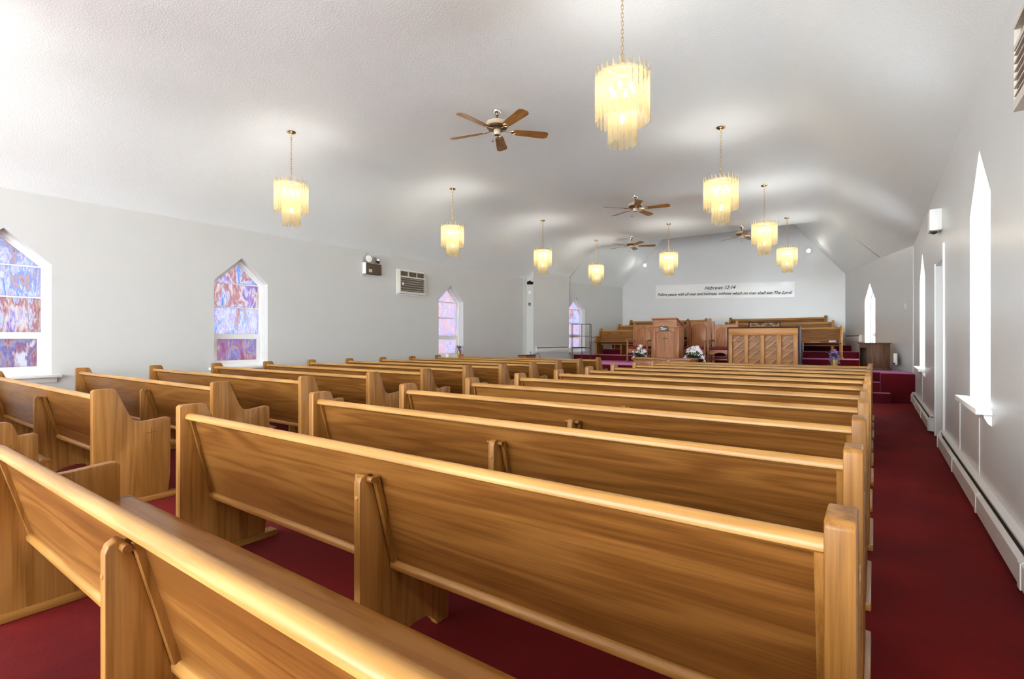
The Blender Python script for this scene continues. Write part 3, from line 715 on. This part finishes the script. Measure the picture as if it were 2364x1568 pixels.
# pulpit chairs
def make_chair(label, H, loc):
    t = thing('pulpit_chair', label, 'chair', loc, 0, 'tall pulpit chairs'); w = .34
    for s in (-1, 1):
        x = s*(w-.025)
        obj('back_post', MB().prism([(x-.03,0),(x+.03,0),(x+.03,H-.04),(x+.018,H-.01),(x,H),(x-.018,H-.01),(x-.03,H-.04)], .55, .61, 'y').bevel(.004,1), 'red_oak', t)
        box_part('front_leg', (x-.025,x+.025,0,.05,0,.66), 'red_oak', t)
        box_part('arm', (x-.045,x+.045,-.03,.57,.66,.69), 'red_oak', t, .01)
        box_part('side_rail', (x-.018,x+.018,.05,.55,.34,.42), 'red_oak', t)
    b = obj('back_panel', MB().box(-w+.05,w-.05,.565,.595,.40,H-.10).bevel(.003,1), 'red_oak', t)
    pts = [(-.22,.48),(.22,.48),(.22,H-.28),(.15,H-.225),(.07,H-.195),(0,H-.185),(-.07,H-.195),(-.15,H-.225),(-.22,H-.28)]
    obj('raised_panel', MB().prism(pts, .553, .566, 'y').bevel(.006,2,20), 'red_oak', b, True)
    ol = [(a*1.03, z+(.012 if z > .6 else -.012)) for a, z in pts]
    g_ = MB().tube([(a,.564,z) for a, z in ol], .004, 5, True); obj('panel_groove', g_, 'groove', b)
    box_part('seat_frame', (-w+.03,w-.03,.02,.56,.36,.42), 'red_oak_x', t)
    obj('cushion', MB().box(-w+.06,w-.06,.0,.55,.42,.50).bevel(.03,4), 'cushion', t, True)
    obj('apron', MB().prism([(-w+.05,.37),(-w+.05,.29),(-.20,.27),(-.14,.31),(-.06,.335),(0,.34),(.06,.335),(.14,.31),(.20,.27),(w-.05,.29),(w-.05,.37)], .01, .035, 'y').bevel(.003,1), 'red_oak_x', t)
    box_part('foot_rail', (-w+.05,w-.05,.28,.32,.12,.17), 'red_oak_x', t)
    return t
make_chair('tall carved chair left of the pulpit', 1.24, (-5.93, 14.85, ZB))
make_chair('tallest carved chair right behind the pulpit', 1.33, (-4.24, 14.85, ZB))
make_chair('tall carved chair partly hidden by the piano', 1.22, (-3.42, 14.45, ZB))

# piano, seen from its back
pi_ = thing('upright_piano', 'upright piano seen from its open wooden back', 'piano', (-2.99, 13.42, ZB))
PW, PH = 1.56, .985
obj('case', MB().box(-.012,.03,.0,.33,0,PH).box(PW-.03,PW+.012,.0,.33,0,PH).box(-.012,PW+.012,.02,.33,PH,PH+.022).box(.03,PW-.03,.10,.33,.02,PH).bevel(.004,1), 'plum_case', pi_)
box_part('top_beam', (.022,PW-.022,-.012,.10,.805,PH-.012), 'pine_beam', pi_, .004)
xs = [.022, .385, .735, 1.095, 1.44]; ws = [.085,.085,.095,.10,.095]
for x, w_ in zip(xs, ws): box_part('post', (x,x+w_,-.012,.085,.0,.805), 'pine_post', pi_, .004)
sb = obj('soundboard', MB().box(.03,PW-.03,.088,.099,.02,.81), 'pine_ply', pi_)
for x0, x1 in zip([a+b for a, b in zip(xs, ws)], xs[1:]):
    for k in range(-1, 4):
        zb = .02 + k*.215 + random.uniform(-.01,.02)
        pts = [];  wd = x1-x0
        a0, a1 = zb, zb+wd*.88
        lo_, hi_ = .02, .80
        if a1 < lo_+.05 or a0 > hi_-.05: continue
        xa, xb_ = x0, x1
        if a0 < lo_: xa = x0 + (lo_-a0)/.88; a0 = lo_
        if a1 > hi_: xb_ = x1 - (a1-hi_)/.88; a1 = hi_
        obj('soundboard_rib', MB().prism([(xa,a0),(xa+.02,a0),(xb_,a1-.024),(xb_,a1),(xa,a0+.018)], .05, .088, 'y'), 'oak_rail', pi_)
for x0 in (xs[0]+ws[0], 1.34): obj('handle', MB().box(x0, x0+.11, .0,.03,.650,.678).bevel(.005), 'oak_rail', pi_)
box_part('keyboard_block', (PW-.03,PW+.03,.33,.66,.40,.62), 'plum_case', pi_)
box_part('key_bed', (-.012,PW-.03,.33,.66,.50,.60), 'plum_case', pi_)
for x in (.0, PW-.05): box_part('front_leg', (x,x+.05,.58,.64,0,.50), 'plum_case', pi_)
md = thing('music_desk', 'black scrollwork music desk standing on the piano', 'music stand', (-2.54, 13.60, ZB+PH+.022))
MW, MH = .70, .118
fr = MB().box(0,MW,-.014,.006,MH-.022,MH).box(0,.020,-.012,.006,0,MH).box(MW-.020,MW,-.012,.006,0,MH).box(0,MW,-.012,.006,0,.008)
obj('frame', fr, 'black', md)
obj('back_board', MB().box(.01,MW-.01,.007,.014,.004,MH-.008), 'pine_ply', md)
sw = MB()
for k in range(4):
    c = .095 + k*.17; s = 1 if k % 2 == 0 else -1
    pts = []
    for q in range(22):
        th = q/21*2*pi*1.35; rr = .034*(1-q/30.0)
        pts.append((c + rr*cos(th)*1.15, -.001, MH*.5 - s*rr*sin(th)))
    sw.tube(pts, .0065, 6)
    if k < 3: sw.tube([(c+.034,-.001,MH*.5),(c+.07,-.001,MH*.5-s*.032),(c+.10,-.001,MH*.5+s*.0),(c+.14,-.001,MH*.5+s*.034)], .0065, 6)
obj('scrollwork', sw, 'black', md, True)

# flowers
def petal6(r, name):
    mb = MB(); mb.bm.verts.ensure_lookup_table()
    for k in range(6):
        a = 2*pi*k/6; M = Matrix.Rotation(a, 4, 'Z'); rr = r*(1 if k % 2 else .85)
        P = [(0,0,0),(rr*.45,-rr*.20,rr*.30),(rr*.55,0,rr*.26),(rr*.45,rr*.20,rr*.30),(rr*1.0,0,rr*.22)]
        v = [mb.bm.verts.new(M @ Vector(p)) for p in P]
        mb.bm.faces.new((v[0],v[1],v[2])); mb.bm.faces.new((v[0],v[2],v[3])); mb.bm.faces.new((v[1],v[4],v[2])); mb.bm.faces.new((v[2],v[4],v[3]))
    mb.lathe([(0,-r*.6),(r*.06,-r*.5),(r*.12,0),(0,r*.05)], 6)
    return mb.mesh(name)
def leafm(l):
    mb = MB(); n = 6; L_ = []; 
    for i in range(n+1):
        t = i/n; w_ = .16*l*sin(pi*min(1, t*.95+.04)); z = l*(t - .35*t*t); x = l*.55*t*t
        L_.append([mb.bm.verts.new((x, -w_, z)), mb.bm.verts.new((x+.02*l, 0, z-.01*l)), mb.bm.verts.new((x, w_, z))])
    for a, b in zip(L_, L_[1:]):
        for j in (0, 1): mb.bm.faces.new((a[j], a[j+1], b[j+1], b[j]))
    return mb.mesh('leaf', True)
LILY, LEAF, VIO = petal6(.075, 'flower'), leafm(.15), petal6(.046, 'flower')
def bouquet(name, label, cat, loc, fl, mesh, mat, leaves, pot, rx, rz, h, seed, group=None):
    rnd = random.Random(seed); t = thing(name, label, cat, loc, 0, group)
    obj('pot', pot, pot_mat, t, True)
    for k in range(leaves):
        l = obj('leaf', LEAF, 'leaf_green', t); a = 2*pi*k/leaves + rnd.uniform(-.3,.3); s = rnd.uniform(.7,1.2)*h/.25
        l.location = (.02*cos(a), .02*sin(a), (.16 if pot_mat == 'gold_pot' else .08)*h/.25); l.rotation_euler = (0, rnd.uniform(.1,.6), a); l.scale = (s,s,s)
    for k in range(fl):
        f = obj('flower', mesh, mat, t); 
        x = (k+.5)/fl*2-1; x = x*rx + rnd.uniform(-.03,.03)*h/.25; y = rnd.uniform(-rz, rz)*.8 - .03
        z = h*(1 - .55*(x/rx)**2) * rnd.uniform(.62, 1.12)
        f.location = (x, y, z); f.rotation_euler = (R(rnd.uniform(40,85)), rnd.uniform(-.5,.5), x/rx*.9 + rnd.uniform(-.5,.5)); s = rnd.uniform(.8,1.1); f.scale = (s,s,s)
        st_ = obj('stem', MB().tube([(0,0,.05*h/.25),(x*.5,y*.4,z*.6),(x,y,z)], .0035*h/.25, 5), 'leaf_green', t)
    return t
def pot_m(r, h): return MB().lathe([(0,0),(r*.72,0),(r,h),(r*.9,h),(r*.85,h*.92),(0,h*.92)], 16)
pot_mat = 'leaf_green'
bouquet('lily_arrangement', 'white lilies standing to the left of the pulpit', 'flowers', (-5.48, 13.95, ZB), 20, LILY, 'petal', 18, pot_m(.09,.16), .18, .10, .52, 3, 'white lily arrangements')
bouquet('lily_arrangement', 'white lilies standing to the right of the pulpit', 'flowers', (-3.86, 13.66, ZB), 26, LILY, 'petal', 20, pot_m(.09,.16), .24, .09, .48, 5, 'white lily arrangements')
pot_mat = 'gold_pot'
bouquet('potted_flowers', 'purple flowers in a ribbed gold pot beside the piano', 'flowers', (-.73, 13.20, ZB+.002), 26, VIO, 'purple_petal', 8, pot_m(.085,.26), .10, .07, .42, 8)
bouquet('potted_flowers', 'purple flowers in a gold vase on the left window sill', 'flowers', (XL+.06, 10.42, ZS), 12, VIO, 'purple_petal', 7, pot_m(.06,.20), .09, .06, .34, 9)
bx = obj('white_box', MB().box(0,.10,0,.17,0,.10).bevel(.004), 'white_plastic'); bx.location = (XL+.0, 9.95, ZS+.001); tag(bx, 'small white box on the sill of the pink-streaked window', 'box')

# metal shelf rack
sh = thing('shelf_rack', 'dark thin-framed metal shelf rack before the apse window', 'shelf', (-7.95, 14.35, ZB), R(20))
for x in (0, .34, .60):
    for y in ((0,) if x == .34 else (0, .30)): obj('post', MB().box(x, x+.018, y, y+.018, 0, 1.20), 'dark_metal', sh)
for z in (.02, .42, .80, 1.19):
    o_ = obj('shelf_frame', MB().box(0,.618,0,.016,z,z+.012).box(0,.618,.302,.318,z,z+.012).box(0,.016,0,.318,z,z+.012).box(.602,.618,0,.318,z,z+.012), 'dark_metal', sh)
tr = obj('tray', MB().box(0,.40,0,.26,0,.02).bevel(.004), 'black'); tr.matrix_world = Matrix.Translation((-7.93, 14.39, ZB+.434)) @ Matrix.Rotation(R(20), 4, 'Z'); tag(tr, 'flat black tray lying on the metal shelf rack', 'tray')

# dark lectern desk at right of platform
ld_ = thing('organ_desk', 'dark walnut desk with open knee hole at the platform right', 'desk', (-.30, 14.25, ZB))
DH = .60
obj('desk_top', MB().box(-.03,.60,-.03,.42,DH,DH+.025).bevel(.006), 'walnut', ld_, True)
box_part('side_panel', (.14,.58,0,.03,0,DH), 'walnut', ld_)
box_part('side_panel', (.55,.58,.03,.40,0,DH), 'walnut', ld_)
box_part('side_panel', (-.0,.02,.0,.40,0,DH), 'walnut', ld_)
box_part('back_panel', (.02,.55,.37,.40,0,DH), 'walnut', ld_)
obj('header', MB().prism([(.02,DH-.09),(.14,DH-.09),(.14,DH),(.02,DH)], 0, .03, 'y'), 'walnut', ld_)
box_part('plinth', (.12,.60,-.02,.42,0,.05), 'walnut', ld_)

# books on the right choir bench
for k, (x, y, z, w_, d_, h_, lb) in enumerate(((-1.02, 16.17, Z1+.452, .17, .22, .026, 'lower white book of the pair on the lowest right choir bench'),
                                            (-1.01, 16.175, Z1+.480, .165, .21, .024, 'upper white book of the pair on the lowest right choir bench'),
                                            (-1.46, 16.17, Z1+.452, .22, .20, .010, 'open white paper on the lowest right choir bench'))):
    t = thing('book', lb, 'book', (x, y, z))
    obj('pages', MB().box(.003,w_-.003,.003,d_-.003,.002,h_-.002), 'paper', t); obj('cover', MB().box(0,w_,0,d_,0,.002).box(0,w_,0,d_,h_-.002,h_).box(0,.003,0,d_,0,h_), 'white_plastic', t)

# ------------------------------------------------------------------ wall things
def heater(label, p0, p1, z0, z1, side, dp=.07, group='baseboard heaters'):
    """hydronic baseboard along wall from p0 to p1; side = sign of inward normal relative to (u.y,-u.x)"""
    p0, p1 = Vector((*p0, 0)), Vector((*p1, 0)); u = (p1-p0); L = u.length; u.normalize(); n = Vector((u.y, -u.x, 0))*side
    t = thing('baseboard_heater', label, 'heater', (0,0,0), 0, group)
    t.matrix_world = Matrix(((u.x, n.x, 0, p0.x), (u.y, n.y, 0, p0.y), (0,0,1,0), (0,0,0,1)))
    H = z1-z0
    obj('back_plate', MB().prism([(.0,z0),(.006,z0),(.006,z1-.012),(.045,z1-.014),(.045,z1),(.0,z1)], 0, L), 'heater', t)
    obj('front_cover', MB().prism([(dp-.004,z0+.02),(dp,z0+.02),(dp,z1-H*.32),(.048,z1-.045),(.044,z1-.047),(dp-.005,z1-H*.32)], .0, L), 'heater', t)
    obj('fin_core', MB().box(.03,L-.03,.012,dp-.018,z0+.05,z1-H*.30), 'dark_slot', t)
    obj('damper', MB().prism([(.016,z1-.04),(.040,z1-.030),(.040,z1-.026),(.016,z1-.034)], .02, L-.02), 'dark_slot', t)
    for x in (0, L-.012):
        obj('end_cap', MB().prism([(.0,z0),(dp+.006,z0+.01),(dp+.006,z1-H*.30),(.050,z1+.003),(.0,z1+.003)], x, x+.012), 'heater', t)
    n_ = int(L//1.6)
    for k in range(1, n_+1):
        x = L*k/(n_+1)
        obj('joint_cover', MB().prism([(dp-.002,z0+.012),(dp+.005,z0+.012),(dp+.005,z1-H*.32),(.052,z1-.040),(.046,z1-.046),(dp-.004,z1-H*.32)], x, x+.06), 'heater', t)
    return t
heater('long white baseboard heater below the nearest right window', (XR, -2.0), (XR, 7.66), .03, .235, -1)
heater('short white baseboard heater between doorway and platform', (XR, 8.98), (XR, 12.95), .03, .235, -1)
def on_apse(M, a): 
    v = M @ Vector((a, 0, 0)); return (v.x, v.y)
heater('white heater on the right apse wall behind the choir benches', on_apse(MNR, (16.85-YB)*kr), on_apse(MNR, (18.2-YB)*kr), 1.22, 1.42, -1)
heater('white heater on the left apse wall behind the choir benches', on_apse(MNL, (16.60-YB)*kl), on_apse(MNL, (17.5-YB)*kl), 1.22, 1.41, 1)
heater('white heater on the boxed wall behind the shelf rack', (-8.98, 13.85), (-8.64, 15.36), .86, 1.05, 1)
cv = thing('heater_cover', 'small white metal cover box beside the dark desk', 'cover', (.0, 0, 0))
obj('cover_box', MB().box(.33,.40,13.95,14.25,.73,.98).bevel(.012), 'heater', cv, True)
obj('valve', MB().lathe([(0,-.02),(.02,-.015),(.02,.015),(0,.02)], 10, M=Matrix.Translation((.34,13.93,.76))), 'dark_metal', cv, True)

def air_con(label, y0, y1, z0, z1, side):
    """through-wall unit; side=+1 on the left wall (faces +X), -1 on the right wall"""
    t = thing('air_conditioner', label, 'air conditioner', (XL+.002 if side > 0 else XR-.002, y0, z0), 0, 'through-wall air conditioners')
    W, H, D = y1-y0, z1-z0, .10
    X = lambda a, b: (min(a*side, b*side), max(a*side, b*side))
    c = MB(); c.box(*X(0,.03), 0, W, 0, H)
    c.box(*X(.03,D), 0, .02, 0, H); c.box(*X(.03,D), W-.02, W, 0, H); c.box(*X(.03,D), .02, W-.02, 0, .05); c.box(*X(.03,D), .02, W-.02, H-.02, H); c.box(*X(.03,D), .02, W-.02, H*.70, H*.76)
    obj('housing', c, 'ac_beige', t)
    obj('dark_core', MB().box(*X(.03,.045), .02, W-.02, .05, H-.02), 'ac_grille', t)
    n = 5
    for k in range(n+1):
        z = .05 + (H*.70-.05)*(k+.5)/(n+1); obj('louvre', MB().box(*X(.05,D), .02, W-.02, z-.004, z+.004), 'ac_beige', t)
    fn = MB()
    for k in range(int((H*.66)/.016)): fn.box(*X(.07,D-.012), .02, W-.02, .055+k*.016, .062+k*.016)
    f = obj('fine_fins', fn, 'ac_grille', t); f['kind'] = 'stuff'
    for k in (1, 2): obj('divider', MB().box(*X(.05,D), W*k/3-.006, W*k/3+.006, H*.76, H-.02), 'ac_beige', t)
    fn = MB()
    for k in range(22): fn.box(*X(.06,D-.02), .02+k*(W-.04)/22, .02+k*(W-.04)/22+.008, H*.76, H-.02)
    f = obj('upper_fins', fn, 'ac_grille', t); f['kind'] = 'stuff'
    obj('thermostat_badge', MB().lathe([(0,.012),(.03,.010),(.034,0)], 10, M=Matrix.Translation((side*(D), W*.1, H*.42)) @ Matrix.Rotation(side*pi/2, 4, 'Y')), 'white_plastic', t)
    fr_ = MB().box(*X(0,.012), -.035, 0, -.03, H+.03).box(*X(0,.012), W, W+.035, -.03, H+.03).box(*X(0,.012), 0, W, -.03, 0).box(*X(0,.012), 0, W, H, H+.03)
    obj('surround', fr_, 'trim', t)
    return t
air_con('beige wall air conditioner on the left wall', 8.27, 9.10, 2.40, 2.95, 1)
air_con('beige wall air conditioner at the upper right edge of view', 2.72, 3.50, 2.42, 2.84, -1)

em = thing('emergency_light', 'brown emergency light box with two round lamp heads', 'emergency light', (XL, 7.27, 2.76))
obj('battery_box', MB().box(0,.10,0,.44,0,.24).bevel(.008), 'brown_box', em, True)
obj('label_plate', MB().box(.10,.1015,.08,.17,.04,.11), 'ac_beige', em)
obj('edge_trim', MB().box(0,.105,-.012,0,-.0,.25), 'white_plastic', em)
for y, dd in ((.09, (.95,-.25,.1)), (.36, (.6,.75,.1))):
    d = Vector(dd).normalized(); M = Matrix.Translation((.07, y, .335)) @ d.to_track_quat('Z','Y').to_matrix().to_4x4()
    hd = obj('lamp_head', MB().lathe([(.082,.03),(.088,.02),(.080,-.01),(.05,-.045),(0,-.055)], 24, M=M), 'chrome', em, True)
    obj('lens', MB().lathe([(0,.034),(.05,.032),(.078,.026),(.078,.02),(0,.02)], 24, M=M), 'white_plastic', hd, True)
    obj('neck', MB().tube([(.06,y,.235),(.06,y,.27)], .014, 8), 'white_plastic', em, True)
ex = thing('wall_light_box', 'small white boxed light above the right doorway', 'light fixture', (XR, 8.0, 2.62))
obj('housing', MB().box(-.12,0,0,.26,0,.26).bevel(.008), 'white_plastic', ex, True)
obj('lens_plate', MB().box(-.10,-.02,.26,.272,.03,.23).bevel(.003), 'heater', ex)
obj('lamp', MB().lathe([(0,-.035),(.03,-.02),(.035,.0),(0,.0)], 12, M=Matrix.Translation((-.07,.12,0))), 'dark_metal', ex, True)
# things on the strip of wall at the left bend
cm = thing('wall_camera', 'small black camera bracket at the top of the left wall corner', 'camera', (-9.12, 13.72, 3.10))
obj('body', MB().tube([(.16,-.10,.0),(.10,-.08,.03),(.02,-.02,.02),(-.06,-.02,.03)], [.05,.03,.03,.055], 10), 'black', cm, True)
obj('bracket', MB().box(-.03,.03,-.02,.03,-.02,.10), 'black', cm)
ck = thing('wall_thermostat', 'faint round white thermostat on the left wall corner strip', 'thermostat', (-9.14, 13.748, 2.82))
obj('dial', MB().lathe([(0,.02),(.055,.018),(.07,.0),(.07,-.0)], 20, M=Matrix.Rotation(pi/2, 4, 'X')), 'white_plastic', ck, True)
sw_ = thing('light_switch', 'small grey switch on the left wall corner strip', 'switch', (-9.14, 13.748, 2.44))
obj('plate', MB().box(-.04,.04,-.012,0,-.045,.045).bevel(.003), 'dark_metal', sw_); obj('toggle', MB().box(-.01,.01,-.022,-.012,-.015,.015), 'heater', sw_)
sw2 = thing('light_switch', 'white switch plate on the right apse wall', 'switch', (0,0,0)); v = MNR @ Vector(((14.25-YB)*kr, 0, 0))
sw2.matrix_world = MNR @ Matrix.Translation(((14.0-YB)*kr, 0, 2.02))
obj('plate', MB().box(-.05,.05,-.010,0,-.06,.06).bevel(.003), 'white_plastic', sw2); obj('toggle', MB().box(-.012,.012,-.02,-.01,-.02,.02), 'white_plastic', sw2)
# brown box by the wall at the front left
wb = thing('wooden_box', 'reddish wooden box with a cable by the left wall', 'box', (-9.10, 13.05, .0))
obj('body', MB().box(0,.30,0,.55,0,.78).bevel(.01), 'red_oak_x', wb); obj('lid', MB().box(-.01,.31,-.01,.56,.78,.80).bevel(.004), 'walnut', wb)
obj('cable', MB().tube([(.15,.45,.80),(.12,.5,.90),(.10,.56,.86),(.14,.62,.80),(.3,.7,.84),(.36,.72,.7)], .006, 6), 'black', wb, True)
